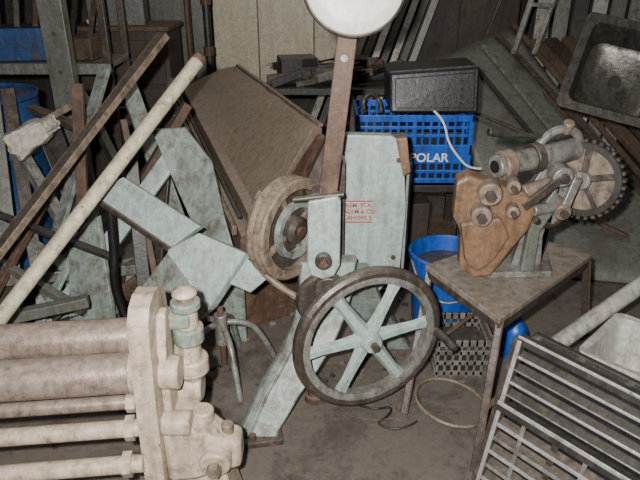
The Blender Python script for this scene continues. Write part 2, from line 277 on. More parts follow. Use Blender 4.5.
# ---------------------------------------------------------------- sheet folding machine beam
g=group("sheet_folding_machine",(-0.4,3.3,0))
near=[(0.01,2.80,0.86),(0.0,2.74,0.89),(-0.03,2.70,0.885),(-0.09,2.64,0.80),(-0.17,2.56,0.68),(-0.255,2.50,0.54),(-0.30,2.49,0.535),(-0.30,2.49,0.47),(-0.345,2.47,0.465),(-0.345,2.47,0.40),(-0.33,2.48,0.12),(0.0,2.70,0.12)]
far=[(-0.53,4.40,0.84),(-0.55,4.36,0.88),(-0.58,4.33,0.885),(-0.67,4.28,0.875),(-0.77,4.24,0.84),(-0.88,4.2,0.79),(-0.93,4.2,0.785),(-0.93,4.2,0.71),(-0.97,4.2,0.70),(-0.97,4.2,0.63),(-0.97,4.2,0.12),(-0.56,4.35,0.12)]
secs=[]
for k in range(9):
    t=k/8; secs.append([V(a).lerp(V(b),t)+V((0,0,0.005*math.sin(k*2.3+q))) for q,(a,b) in enumerate(zip(near,far))])
loft(g,"folding_beam",secs,'brown',bevel=0.003)
bar(g,"clamp_rail",(-0.37,2.45,0.50),(-1.0,4.15,0.74),0.022,0.045,'tan')
bar(g,"clamp_rail_gap_strip",(-0.345,2.46,0.56),(-0.97,4.17,0.80),0.018,0.015,'dark')
bar(g,"top_edge_bead",(0.005,2.72,0.895),(-0.565,4.35,0.892),0.022,0.014,'tan')
bar(g,"lower_rail",(-0.37,2.47,0.33),(-1.0,4.2,0.57),0.02,0.03,'rust')
prism(g,"near_end_plate",[(-0.35,2.44,0.0),(-0.35,2.44,0.46),(-0.26,2.46,0.525),(-0.10,2.57,0.76),(-0.01,2.66,0.87),(0.02,2.68,0.86),(0.02,2.68,0.0)],(0,0.02,0),'rust')
cyl(g,"end_knob",(-0.03,2.66,0.72),(-0.03,2.56,0.72),0.03,'darkrust')
box(g,"far_foot",(-0.74,4.3,0.07),(0.5,0.1,0.14),'dark')
box(g,"near_foot",(-0.17,2.66,0.07),(0.3,0.1,0.14),'dark')
# ---------------------------------------------------------------- left scrap
g=group("cream_steel_pole",(-0.8,2.1,0)); 
cyl(g,"shaft",(-1.44,1.40,0.04),(-0.47,2.5,1.22),0.027,'creampole'); lathe(g,"open_end",[(0.018,0.002),(0.028,0.003),(0.028,-0.02),(0.018,-0.02)],(-0.47,2.5,1.22),V((0.92,1.05,1.12)),'rust',24,True)
g=group("rusty_channel_iron",(-0.9,2.4,0))
d0,d1=V((-1.62,1.55,0.06)),V((-0.68,2.8,1.28))
bar(g,"web",d0,d1,0.05,0.006,'darkrust'); sx,sy,sa=frame(d1-d0)
for s in(-1,1): bar(g,"flange_%d"%(s+2),d0+sx*s*0.025-sy*0.012,d1+sx*s*0.025-sy*0.012,0.006,0.03,'tan')
g=group("folded_sheet_metal_arm",(-0.6,2.15,0))
prism(g,"upper_strip",[(-0.90,2.28,0.74),(-0.77,2.30,0.80),(-0.45,2.13,0.665),(-0.56,2.10,0.59)],(0.01,0.03,-0.02),'paint')
prism(g,"strip_lip",[(-0.90,2.27,0.74),(-0.56,2.09,0.59),(-0.56,2.09,0.565),(-0.90,2.27,0.715)],(0.01,0.02,0),'darkrust')
prism(g,"box_face",[(-0.57,2.08,0.59),(-0.45,2.09,0.655),(-0.27,2.03,0.60),(-0.41,1.98,0.40)],(0.02,0.03,-0.02),'paint')
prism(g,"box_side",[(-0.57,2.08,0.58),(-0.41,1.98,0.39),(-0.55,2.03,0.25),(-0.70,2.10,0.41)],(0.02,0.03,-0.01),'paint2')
bar(g,"box_fold",(-0.565,2.075,0.585),(-0.41,1.975,0.395),0.008,0.012,'white')
prism(g,"end_tab",[(-0.30,2.05,0.60),(-0.19,2.03,0.50),(-0.26,2.02,0.44),(-0.38,2.02,0.50)],(0.0,0.02,-0.01),'paint')
prism(g,"rear_strut",[(-0.70,2.10,0.41),(-0.60,2.07,0.34),(-0.62,2.2,0.0),(-0.72,2.22,0.0)],(0.02,0.03,0),'paint2')
g=group("bent_pale_guard_strip",(-0.5,2.55,0))
prism(g,"strip",[(-0.75,2.70,0.88),(-0.60,2.70,0.89),(-0.48,2.64,0.75),(-0.42,2.50,0.55),(-0.33,2.36,0.28),(-0.33,2.34,0.0),(-0.42,2.34,0.0),(-0.46,2.38,0.25),(-0.54,2.50,0.45),(-0.66,2.64,0.66)],(0.0,0.02,0),'paint2')
g=group("pale_sheet_offcut",(-1.0,2.45,0))
prism(g,"sheet",[(-1.12,2.50,0.43),(-0.98,2.52,0.54),(-0.93,2.38,0.16),(-0.93,2.36,0.0),(-1.14,2.36,0.0)],(0.01,0.02,0),'paint2')
g=group("pale_board",(-0.9,2.6,0))
prism(g,"board",[(-1.20,2.46,0.16),(-1.13,2.46,0.12),(-0.62,2.70,0.76),(-0.68,2.72,0.81)],(0.01,0.03,0),'paint')
prism(g,"board_foot",[(-1.24,2.46,0.14),(-1.12,2.46,0.16),(-1.10,2.44,0.0),(-1.24,2.44,0.0)],(0.0,0.03,0),'paint2')
scr=[((-1.05,2.72,1.08),(-1.12,2.55,0.0),0.05,0.03,'rust'),((-0.99,2.92,1.11),(-1.22,2.6,0.4),0.07,0.02,'paint2'),((-1.22,2.6,0.4),(-1.35,2.5,0.0),0.07,0.02,'steel'),
((-0.86,2.72,0.80),(-0.80,2.45,0.0),0.06,0.03,'dark'),((-1.45,2.85,0.80),(-0.95,2.5,0.05),0.05,0.05,'steel'),
((-1.6,2.3,0.32),(-0.75,2.75,0.18),0.05,0.05,'steel'),((-1.7,2.6,0.62),(-0.9,2.4,0.40),0.04,0.02,'dark'),
((-1.75,2.2,0.1),(-1.0,2.05,0.06),0.06,0.06,'dark'),((-1.5,3.0,1.0),(-1.25,2.4,0.0),0.06,0.02,'darkrust'),
((-0.70,3.0,1.05),(-0.82,2.6,0.0),0.06,0.02,'darkrust'),((-0.95,3.1,1.0),(-0.60,2.72,0.1),0.09,0.02,'paint2'),((-1.3,2.9,0.85),(-1.0,2.65,0.0),0.12,0.015,'dark'),
((-0.62,2.9,0.95),(-0.95,2.75,0.45),0.05,0.04,'wood'),((-1.05,2.2,0.03),(-0.5,2.5,0.04),0.08,0.03,'rust'),((-0.78,2.35,0.03),(-0.45,2.0,0.03),0.05,0.04,'dark'),
((-1.28,2.35,0.05),(-0.98,2.7,0.62),0.05,0.015,'paint'),((-1.5,2.1,0.05),(-1.15,2.75,0.75),0.03,0.03,'rust'),((-0.90,2.8,0.9),(-0.72,2.45,0.0),0.03,0.03,'rust'),((-1.62,2.5,0.45),(-1.0,2.25,0.22),0.035,0.035,'greysheet'),
((-1.15,3.0,0.98),(-0.80,2.75,0.3),0.04,0.04,'dark'),((-1.7,2.0,0.22),(-0.95,2.2,0.30),0.045,0.045,'greysheet'),
((-1.55,2.9,0.95),(-1.42,2.45,0.0),0.10,0.02,'greysheet'),((-1.72,2.75,0.55),(-1.15,2.5,0.30),0.07,0.015,'paint2'),
((-1.38,2.95,0.92),(-1.10,2.8,0.86),0.05,0.03,'darkrust'),((-1.62,2.9,0.72),(-1.15,2.85,0.95),0.03,0.03,'tan')]
g=group("scrap_bar_heap",(-1.1,2.6,0))
for i,(a,b,w,h,mm) in enumerate(scr): bar(g,"scrap_bar_%d"%(i+1),a,b,w,h,mm)
for i in range(40):
    x=random.uniform(-1.5,-0.65); y=random.uniform(2.35,2.95); a=random.uniform(0,3.14); l=random.uniform(0.08,0.28); z=random.uniform(0.03,0.16)
    bar(g,"scrap_piece_%d"%(i+1),(x-l*math.cos(a),y-l*math.sin(a)*0.6,z),(x+l*math.cos(a),y+l*math.sin(a)*0.6,z+random.uniform(-0.02,0.12)),random.uniform(0.02,0.07),random.uniform(0.005,0.04),random.choice(['dark','rust','darkrust','steel','dark','cab','paint2']))
tube(g,"hose",[(-0.87,2.38,0.62),(-0.87,2.36,0.45),(-0.89,2.34,0.30),(-0.86,2.33,0.15),(-0.82,2.30,0.02)],0.02,'black')
tube(g,"hose_2",[(-1.6,2.2,0.25),(-1.35,2.1,0.12),(-1.1,2.15,0.2),(-0.95,2.1,0.05)],0.015,'black')
g=group("foam_offcut",(-1.32,2.75,0.84))
bm=bmesh.new(); bmesh.ops.create_cube(bm,size=2); bmesh.ops.subdivide_edges(bm,edges=bm.edges,cuts=7,use_grid_fill=True)
for v in bm.verts:
    c=v.co.copy(); s=c.normalized()*1.25; q=c.lerp(s,0.45)
    k=1+0.07*math.sin(5*c.x+2*c.y)+0.06*math.sin(7*c.z+4*c.x)+0.04*math.sin(11*c.x+9*c.y)
    v.co=V((q.x*0.105*k,q.y*0.07*k,q.z*0.045*k*(1.2-0.3*c.x)))
bmesh.ops.rotate(bm,matrix=Matrix.Rotation(math.radians(-30),3,'Y'),verts=bm.verts,cent=(0,0,0)); bmesh.ops.translate(bm,verts=bm.verts,vec=(-1.29,2.72,0.85))
emit(bm,"foam",'foam',g,True)
g=group("blue_steel_drum",(-1.80,3.35,0))
lathe(g,"drum_shell",[(0.0,0.0),(0.28,0.0),(0.285,0.015),(0.28,0.03),(0.28,0.30),(0.288,0.315),(0.28,0.33),(0.28,0.60),(0.288,0.615),(0.28,0.63),(0.28,0.89),(0.288,0.90),(0.288,0.92),(0.278,0.92),(0.275,0.90),(0.0,0.90)],(-1.80,3.30,0),(0,0,1),'bluedk',48)
cyl(g,"bung",(-1.68,3.2,0.90),(-1.68,3.2,0.925),0.03,'rust')
g=group("grey_steel_shelf",(-1.7,3.9,0))
box(g,"shelf_top",(-1.75,3.85,1.0),(1.1,0.40,0.03),'steel'); box(g,"shelf_lip",(-1.75,3.64,0.985),(1.1,0.015,0.06),'steel')
for i,(x,y) in enumerate(((-2.28,3.67),(-1.22,3.67),(-2.28,4.03),(-1.22,4.03))): box(g,"leg_%d"%(i+1),(x,y,0.85),(0.04,0.04,1.7),'darkrust')
box(g,"upper_shelf",(-1.75,3.85,1.5),(1.1,0.40,0.03),'steel')
box(g,"bin_1",(-1.75,3.85,1.11),(0.3,0.3,0.18),'bluedk',rz=8); box(g,"bin_2",(-2.1,3.85,1.12),(0.2,0.3,0.2),'dark'); box(g,"bin_3",(-1.42,3.87,1.08),(0.22,0.28,0.12),'wood',rz=-6)
for i in range(7): bar(g,"stored_strip_%d"%(i+1),(-1.95+0.1*i,3.7,1.03),(-2.05+0.12*i,3.98,1.42),0.03,0.01,['steel','dark','greysheet','rust','steel','dark','darkrust'][i])
g=group("steel_post",(-1.42,3.5,0))
box(g,"post",(-1.42,3.5,0.9),(0.13,0.08,1.8),'greysheet'); box(g,"post_base",(-1.42,3.5,0.01),(0.18,0.14,0.02),'rust')
for i in range(6): cyl(g,"post_bolt_%d"%(i+1),(-1.42,3.462,0.4+0.2*i),(-1.42,3.45,0.4+0.2*i),0.012,'rust',seg=6)
g=group("brown_tool_cabinet",(-1.25,4.45,0))
box(g,"carcass",(-1.32,4.48,0.56),(0.62,0.4,1.12),'cab'); box(g,"lid",(-1.32,4.47,1.135),(0.66,0.44,0.03),'wood',bevel=0.006)
for i in range(3): 
    box(g,"drawer_%d"%(i+1),(-1.32,4.27,0.28+0.32*i),(0.56,0.02,0.29),'cab'); cyl(g,"handle_%d"%(i+1),(-1.38,4.25,0.30+0.32*i),(-1.26,4.25,0.30+0.32*i),0.01,'steel')
box(g,"parts_box",(-1.36,4.45,1.25),(0.36,0.3,0.2),'dark',rz=10); bar(g,"stored_rod",(-1.55,4.35,1.17),(-1.08,4.45,1.4),0.03,0.03,'steel')
g=group("cream_partition_board",(-0.37,5.5,0)); box(g,"board",(-0.37,5.50,1.25),(1.05,0.03,1.5),'panel'); box(g,"board_rail",(-0.37,5.47,0.52),(1.05,0.03,0.05),'wood')
for i,x in enumerate((-0.52,-0.05)): box(g,"joint_strip_%d"%(i+1),(x,5.48,1.25),(0.012,0.01,1.5),'tan')
g=group("grey_partition_board",(-1.25,5.45,0)); box(g,"board",(-1.3,5.50,1.25),(0.75,0.03,1.5),'greysheet'); box(g,"board_rail",(-1.3,5.47,0.52),(0.75,0.03,0.05),'wood')
g=group("water_pipe",(-0.82,4.75,0)); cyl(g,"riser",(-0.82,4.75,0),(-0.82,4.75,2.6),0.028,'dark')
for i,z in enumerate((0.9,1.25)): cyl(g,"coupling_%d"%(i+1),(-0.82,4.75,z),(-0.82,4.75,z+0.06),0.04,'rust')
cyl(g,"side_pipe",(-0.96,4.75,0),(-0.96,4.75,2.6),0.02,'rust')
g=group("cluttered_work_bench",(0.15,4.1,0))
box(g,"bench_top",(0.12,4.15,0.80),(0.95,0.5,0.04),'dark')
for i,(x,y) in enumerate(((-0.32,3.95),(0.56,3.95),(-0.32,4.35),(0.56,4.35))): box(g,"leg_%d"%(i+1),(x,y,0.39),(0.05,0.05,0.78),'dark')
box(g,"machine_block",(-0.15,4.18,0.90),(0.24,0.2,0.15),'dark',rz=12); box(g,"machine_block_2",(0.22,4.2,0.90),(0.18,0.2,0.14),'black',rz=-8); cyl(g,"motor_drum",(-0.02,4.1,0.87),(0.12,4.05,0.87),0.05,'darkrust',bevel=0.005)
for i in range(36):
    x=random.uniform(-0.28,0.45); y=random.uniform(3.95,4.32); a=random.uniform(-1,1); l=random.uniform(0.06,0.16)
    z=0.83+random.uniform(0,0.09)
    bar(g,"offcut_%d"%(i+1),(x-l*math.cos(a),y-l*math.sin(a)*0.5,z),(x+l*math.cos(a),y+l*math.sin(a)*0.5,z+random.uniform(0,0.07)),random.uniform(0.02,0.07),random.uniform(0.01,0.05),random.choice(['dark','steel','black','rust','darkrust','black','dark']))
g=group("leaning_sheet_metal_strips",(0.5,4.7,0))
for i in range(9):
    x=0.14+0.075*i; bar(g,"strip_%d"%(i+1),(x-0.22,4.45+0.02*i,0.42),(x+0.26,4.85,1.6+0.02*i),0.05,0.006,['steel','dark','greysheet','darkrust','chrome','dark','steel','dark','greysheet'][i],up=(0.3,1,0))
bar(g,"rest_beam",(-0.1,4.56,0.40),(0.8,4.62,0.40),0.08,0.06,'dark'); box(g,"rest_leg_1",(-0.05,4.56,0.19),(0.06,0.06,0.38),'dark'); box(g,"rest_leg_2",(0.75,4.62,0.19),(0.06,0.06,0.38),'dark')
g=group("brown_locker",(1.15,5.1,0)); box(g,"carcass",(1.05,5.2,0.9),(0.9,0.5,1.8),'cab'); box(g,"door_left",(0.83,4.94,0.9),(0.43,0.02,1.7),'cab'); box(g,"door_right",(1.27,4.94,0.9),(0.43,0.02,1.7),'cab')
bar(g,"brace",(1.0,4.88,0.2),(1.45,4.86,1.7),0.03,0.02,'darkrust')
# crate
g=group("blue_bottle_crate",(0.46,3.15,0.5))
cx,cy,cz=0.465,3.16,0.515; W,Dp,Hh=0.58,0.36,0.36
box(g,"crate_floor",(cx,cy,cz+0.01),(W,Dp,0.02),'blue')
for s,nm in((-1,"front"),(1,"back")):
    y=cy+s*(Dp/2-0.008)
    for k,(z,h) in enumerate(((0.02,0.04),(0.075,0.018),(0.165,0.10),(0.26,0.018),(0.30,0.018),(0.345,0.035))): box(g,"%s_rail_%d"%(nm,k+1),(cx,y,cz+z),(W,0.016,h),'blue')
    for k in range(15): box(g,"%s_slat_%d"%(nm,k+1),(cx-W/2+0.012+k*(W-0.024)/14,y-0.002*s,cz+Hh/2),(0.014 if k%7 else 0.024,0.014,Hh),'blue')
for s,nm in((-1,"left"),(1,"right")):
    x=cx+s*(W/2-0.008)
    for k,(z,h) in enumerate(((0.02,0.04),(0.105,0.022),(0.205,0.09),(0.345,0.035))): box(g,"%s_rail_%d"%(nm,k+1),(x,cy,cz+z),(0.016,Dp,h),'blue')
    for k in range(8): box(g,"%s_slat_%d"%(nm,k+1),(x,cy-Dp/2+0.012+k*(Dp-0.024)/7,cz+Hh/2),(0.014,0.014,Hh),'blue')
box(g,"contents",(cx,cy,cz+0.15),(W-0.06,Dp-0.06,0.24),'black')
text(g,"crate_lettering","POLAR",(cx+0.078,cy-Dp/2-0.010,cz+0.150),0.062,'lettering')
g=group("dark_steel_stand",(0.47,3.2,0)); box(g,"stand_top",(0.47,3.2,0.49),(0.62,0.4,0.04),'dark')
for i,(x,y) in enumerate(((0.19,3.03),(0.75,3.03),(0.19,3.37),(0.75,3.37))): box(g,"leg_%d"%(i+1),(x,y,0.235),(0.04,0.04,0.47),'dark')
box(g,"lower_shelf",(0.47,3.2,0.15),(0.6,0.38,0.02),'rust'); box(g,"stored_block",(0.4,3.2,0.27),(0.35,0.28,0.22),'cab',rz=5)
g=group("black_equipment_case",(0.56,3.15,0.9))
prism(g,"case",[(0.34,2.99,0.885),(0.77,2.99,0.885),(0.765,3.03,1.10),(0.335,3.03,1.07)],(0.0,0.30,0),'black',bevel=0.012)
prism(g,"front_panel",[(0.365,2.985,0.91),(0.745,2.985,0.91),(0.74,3.017,1.075),(0.36,3.017,1.045)],(0.0,0.01,0),'black',bevel=0.003)
bar(g,"top_edge",(0.335,3.02,1.075),(0.765,3.02,1.105),0.008,0.008,'darkrust')
for i in range(4): cyl(g,"case_knob_%d"%(i+1),(0.68,2.99,0.93+0.035*i),(0.68,2.975,0.93+0.035*i),0.009,'dark')
tube(g,"white_cable",[(0.55,2.98,0.90),(0.60,2.955,0.86),(0.62,2.93,0.76),(0.68,2.93,0.68),(0.74,2.94,0.62),(0.80,2.94,0.62)],0.006,'lettering')
g=group("dark_hose_coil",(0.2,3.05,0.9)); tube(g,"hose",[(0.22,3.02,0.885),(0.20,3.0,0.94),(0.25,3.05,0.97),(0.30,3.08,0.93),(0.30,3.02,0.885)],0.010,'darkrust')
# big sheet
g=group("large_sheet_metal_panel",(1.4,3.9,0))
A,B,C,D=V((0.80,4.42,0.92)),V((1.38,4.70,1.10)),V((2.10,2.75,0.012)),V((1.02,3.0,0.012))
def shp(s,t):
    p=A.lerp(B,s).lerp(D.lerp(C,s),t); p.z+=0.05*math.sin(t*math.pi)*math.sin(s*5+1)+0.018*math.sin(s*9+t*7)*math.sin(t*math.pi); return p
bm=bmesh.new(); G=[]
for i in range(17):
    G.append([bm.verts.new(shp(i/16,j/16)) for j in range(17)])
for i in range(16):
    for j in range(16): bm.faces.new((G[i][j],G[i+1][j],G[i+1][j+1],G[i][j+1]))
o=emit(bm,"sheet",'greysheet',g,True); md=o.modifiers.new("thick",'SOLIDIFY'); md.thickness=0.006
bar(g,"edge_angle",B+V((0.02,0,0.01)),V((2.13,2.76,0.03)),0.04,0.02,'wood')
g=group("loose_strips_on_sheet",(1.4,3.9,0.6))
for i,(s0,t0,s1,t1,w,mm) in enumerate(((0.05,0.35,0.9,0.62,0.03,'darkrust'),(0.55,0.05,0.75,0.55,0.05,'steel'),(0.75,0.02,0.95,0.70,0.05,'darkrust'),(0.2,0.72,0.7,0.85,0.035,'rust'),(0.85,0.3,0.98,0.9,0.06,'wood'),(0.35,0.15,0.5,0.5,0.03,'dark'))):
    bar(g,"strip_%d"%(i+1),shp(s0,t0)+V((0,0,0.04)),shp(s1,t1)+V((0,0,0.04)),w,0.018,mm)
g=group("timber_plank_stack",(2.1,3.6,0))
for i in range(7):
    bar(g,"plank_%d"%(i+1),(1.52+0.11*i,4.6-0.02*i,1.02+0.01*i),(2.30+0.12*i,2.8+0.05*i,0.04+0.03*(i%2)),0.10,0.035,['wood','cab','wood','rust','cab','wood','cab'][i])
def sink(gn,loc,rz,rx,sw,sh,dep):
    g=group(gn,loc); bm=bmesh.new()
    def ring(w,h,z,rad,nseg=6):
        pts=[]
        for cxs,cys,a0 in((1,1,0),(-1,1,90),(-1,-1,180),(1,-1,270)):
            for k in range(nseg+1):
                a=math.radians(a0+90*k/nseg); pts.append(V((cxs*(w/2-rad)+rad*math.cos(a),cys*(h/2-rad)+rad*math.sin(a),z)))
        return pts
    secs=[ring(sw,sh,-0.02,0.03),ring(sw,sh,0.0,0.03),ring(sw-0.08,sh-0.08,0.0,0.05),ring(sw-0.10,sh-0.10,-0.02,0.06),ring(sw-0.14,sh-0.14,-dep+0.02,0.07),ring(sw-0.2,sh-0.2,-dep,0.06)]
    mt=Matrix.Translation(V(loc))@Matrix.Rotation(math.radians(rz),4,'Z')@Matrix.Rotation(math.radians(rx),4,'X')@Matrix.Rotation(math.radians(-12),4,'Z')
    R=[[bm.verts.new(mt@p) for p in s] for s in secs]
    for a,b in zip(R,R[1:]):
        for i in range(len(a)):
            j=(i+1)%len(a); bm.faces.new((a[i],a[j],b[j],b[i]))
    bm.faces.new(R[-1]); o=emit(bm,"basin",'sink',g,True); md=o.modifiers.new("t",'SOLIDIFY'); md.thickness=0.004
    p=mt@V((0,0,-dep+0.003)); q=mt@V((0,0,-dep+0.01)); cyl(g,"drain",p,q,0.035,'dark')
    return g
sink("steel_sink_basin",(1.56,3.28,1.04),-18,62,0.50,0.52,0.20)
sink("steel_sink_basin",(2.10,3.10,1.02),-18,62,0.50,0.52,0.20)
g=group("leaning_steel_frame",(1.6,4.3,0))
for i,(a,b) in enumerate((((1.30,4.3,0.97),(1.52,4.5,1.70)),((1.44,4.3,0.97),(1.68,4.5,1.70)),((1.385,4.38,1.28),(1.55,4.38,1.27)))): bar(g,"rail_%d"%(i+1),a,b,0.035,0.025,'steel')
g=group("leaning_metal_offcuts",(1.9,4.6,0))
for i in range(6):
    bar(g,"offcut_%d"%(i+1),(1.62+0.13*i,4.75,0.0),(1.80+0.15*i,5.3,1.7-0.06*i),0.11,0.01,['steel','greysheet','dark','chrome','greysheet','steel'][i],up=(0.4,1,0))
# ---------------------------------------------------------------- table with bench tool
g=group("small_steel_work_table",(0.75,2.1,0))
tp=[(0.593,1.74,0.5),(0.406,2.13,0.5),(0.863,2.44,0.5),(1.085,2.216,0.5)]
prism(g,"table_top",tp,(0,0,-0.022),'tabletop',bevel=0.003)
for i in range(4): 
    a=V(tp[i]);b=V(tp[(i+1)%4]); c=V((0.73,2.13,0.5)); a=a.lerp(c,0.03);b=b.lerp(c,0.03); bar(g,"apron_%d"%(i+1),a-V((0,0,0.035)),b-V((0,0,0.035)),0.008,0.04,'darkrust')
ft=[(0.52,1.57,0),(0.32,1.86,0),(0.90,2.60,0),(1.14,2.22,0)]
for i in range(4):
    t=V(tp[i]).lerp(V((0.73,2.13,0.5)),0.06)-V((0,0,0.02)); f=V(ft[i])
    bar(g,"leg_%d"%(i+1),f,t,0.028,0.006,'darkrust'); bar(g,"leg_%d_flange"%(i+1),f+V((0.012,0,0)),t+V((0.012,0,0)),0.006,0.028,'rust')
def lp(i,t): return V(ft[i]).lerp(V(tp[i]),t)
bar(g,"brace_1",lp(0,0.42),lp(3,0.42),0.02,0.006,'rust'); bar(g,"brace_2",lp(1,0.35),lp(2,0.35),0.02,0.006,'rust')
g=group("bench_pipe_threading_tool",(0.75,2.1,0.5))
prism(g,"base_plate",[(0.62,2.02,0.5),(0.86,2.03,0.5),(0.90,2.2,0.5),(0.70,2.22,0.5)],(0,0,0.025),'steel',bevel=0.005)
prism(g,"jaw_casting",[(0.462,1.98,0.895),(0.50,1.98,0.915),(0.60,1.98,0.88),(0.70,1.98,0.855),(0.745,1.98,0.80),(0.735,1.98,0.72),(0.67,1.98,0.62),(0.62,1.98,0.53),(0.56,1.98,0.522),(0.50,1.98,0.56),(0.495,1.98,0.70),(0.462,1.98,0.76)],(0.01,0.09,0),'orange',bevel=0.012)
prism(g,"jaw_front_rib",[(0.485,1.955,0.75),(0.62,1.955,0.77),(0.66,1.955,0.70),(0.61,1.955,0.60),(0.56,1.955,0.56),(0.515,1.955,0.60)],(0.0,0.03,0),'orange',bevel=0.008)
for i,(x,z,r) in enumerate(((0.575,0.865,0.040),(0.555,0.785,0.036),(0.66,0.80,0.022),(0.65,0.89,0.024))):
    cyl(g,"clamp_knob_%d"%(i+1),(x,1.985,z),(x-0.01,1.925,z),r,'tan',bevel=0.006); cyl(g,"clamp_screw_%d"%(i+1),(x-0.01,1.93,z),(x-0.012,1.905,z),r*0.5,'darkrust',seg=6)
cyl(g,"main_spindle",(0.60,2.03,0.93),(0.92,2.16,0.955),0.040,'steel',bevel=0.004); cyl(g,"spindle_collar_1",(0.62,2.04,0.93),(0.66,2.055,0.934),0.053,'tan',bevel=0.004); cyl(g,"spindle_collar_2",(0.74,2.09,0.94),(0.77,2.10,0.943),0.054,'darkrust',bevel=0.004)
cyl(g,"spindle_bore",(0.602,2.031,0.93),(0.596,2.028,0.93),0.022,'black')
prism(g,"column_casting",[(0.72,2.08,0.52),(0.83,2.08,0.52),(0.82,2.08,0.64),(0.87,2.08,0.72),(0.91,2.08,0.78),(0.91,2.08,0.88),(0.86,2.08,0.91),(0.78,2.08,0.90),(0.73,2.08,0.80),(0.75,2.08,0.68)],(0.02,0.07,0),'steel',bevel=0.012)
prism(g,"column_rib",[(0.74,2.03,0.52),(0.79,2.03,0.52),(0.79,2.03,0.68),(0.85,2.03,0.80),(0.82,2.03,0.85),(0.75,2.03,0.72)],(0.01,0.06,0),'greysheet',bevel=0.008)
cyl(g,"cross_roller_1",(0.70,2.02,0.84),(0.83,2.07,0.86),0.026,'tan',bevel=0.004); cyl(g,"cross_roller_2",(0.74,2.0,0.78),(0.86,2.05,0.78),0.02,'steel',bevel=0.004)
cyl(g,"upper_pivot",(0.83,2.10,0.90),(0.83,2.0,0.90),0.035,'steel',bevel=0.005); cyl(g,"upper_pivot_nut",(0.83,2.0,0.90),(0.83,1.98,0.90),0.018,'darkrust',seg=6)
cyl(g,"side_pivot",(0.85,2.10,0.78),(0.85,2.0,0.77),0.03,'tan',bevel=0.005); cyl(g,"side_pivot_nut",(0.85,2.0,0.77),(0.85,1.98,0.77),0.015,'darkrust',seg=6)
bar(g,"link_arm",(0.83,2.01,0.90),(0.70,1.98,0.80),0.03,0.018,'darkrust',up=(0,1,0)); bar(g,"link_arm_2",(0.85,2.01,0.77),(0.89,2.03,0.89),0.03,0.018,'steel',up=(0,1,0))
tube(g,"top_arm",[(0.76,2.12,0.97),(0.80,2.13,1.02),(0.87,2.14,1.04),(0.93,2.15,1.0),(0.95,2.18,0.93)],0.016,'steel')
cyl(g,"top_knob",(0.87,2.15,1.02),(0.87,2.13,1.06),0.020,'tan',bevel=0.005)
tube(g,"side_arm",[(0.91,2.12,0.72),(0.86,2.10,0.68),(0.80,2.06,0.70),(0.76,2.02,0.74)],0.014,'darkrust')
cyl(g,"lever_rod",(0.60,2.10,1.03),(0.84,2.14,1.0),0.010,'dark'); cyl(g,"lever_grip",(0.58,2.095,1.035),(0.66,2.11,1.022),0.015,'dark',bevel=0.004)
hy=math.radians(40); hn=V((math.sin(hy)*-1,-math.cos(hy),0.08)).normalized(); hc=V((0.955,2.13,0.85))
lathe(g,"handwheel_rim",[(0.112,-0.018),(0.134,-0.018),(0.140,0),(0.134,0.018),(0.112,0.018)],hc,hn,'dark',48,True)
lathe(g,"handwheel_web",[(0.03,-0.004),(0.114,-0.006),(0.114,0.006),(0.03,0.006)],hc,hn,'tan',48,True)
hx,hyv,ha=frame(hn)
for k in range(34):
    a=2*math.pi*k/34; d=hx*math.cos(a)+hyv*math.sin(a); bar(g,"tooth_%d"%(k+1),hc+d*0.136,hc+d*0.147,0.012,0.03,'darkrust',up=ha,bevel=0)
for k in range(5):
    a=2*math.pi*k/5+0.3; d=hx*math.cos(a)+hyv*math.sin(a); bar(g,"spoke_%d"%(k+1),hc+d*0.02,hc+d*0.115,0.024,0.022,'darkrust',up=ha)
cyl(g,"handwheel_hub",hc-ha*0.05,hc+ha*0.04,0.034,'steel',bevel=0.004); cyl(g,"handwheel_hub_bolt",hc+ha*0.04,hc+ha*0.06,0.014,'rust',seg=6)
cyl(g,"handwheel_axle",(0.86,2.12,0.84),hc-ha*0.03,0.02,'steel')
# tubs under the table
g=group("blue_plastic_tub",(0.58,2.52,0))
lathe(g,"tub_body",[(0.0,0.01),(0.135,0.0),(0.145,0.02),(0.165,0.34),(0.178,0.35),(0.178,0.37),(0.165,0.375),(0.158,0.35),(0.14,0.04),(0.0,0.03)],(0.58,2.52,0),(0,0,1),'blue',44)
tube(g,"bail_handle",[(0.41,2.52,0.36),(0.43,2.42,0.25),(0.55,2.34,0.18),(0.70,2.38,0.24),(0.75,2.52,0.36)],0.006,'steel')
lathe(g,"tub_contents",[(0.0,0.30),(0.06,0.32),(0.12,0.30),(0.152,0.30)],(0.58,2.52,0),(0,0,1),'dark',30)
g=group("blue_plastic_bottle",(0.86,2.30,0)); lathe(g,"body",[(0,0),(0.05,0),(0.055,0.02),(0.055,0.12),(0.04,0.15),(0.02,0.17),(0.02,0.19),(0,0.19)],(0.84,2.25,0),(0,0,1),'blue',30)
g=group("white_plastic_crate",(0.59,2.1,0))
x0,x1,y0,y1=0.475,0.70,2.09,2.30
for s,yy in enumerate((y0,y1)):
    for k,z in enumerate((0.02,0.07,0.12,0.165)): box(g,"rail_%d_%d"%(s,k+1),((x0+x1)/2,yy,z),(x1-x0,0.01,0.02 if k<3 else 0.03),'greyplastic',bevel=0.002)
    for k in range(8): box(g,"slat_%d_%d"%(s,k+1),(x0+0.006+k*(x1-x0-0.012)/7,yy,0.09),(0.012,0.01,0.18),'greyplastic',bevel=0.002)
for s,xx in enumerate((x0,x1)):
    for k,z in enumerate((0.02,0.07,0.12,0.165)): box(g,"side_rail_%d_%d"%(s,k+1),(xx,(y0+y1)/2,z),(0.01,y1-y0,0.02 if k<3 else 0.03),'greyplastic',bevel=0.002)
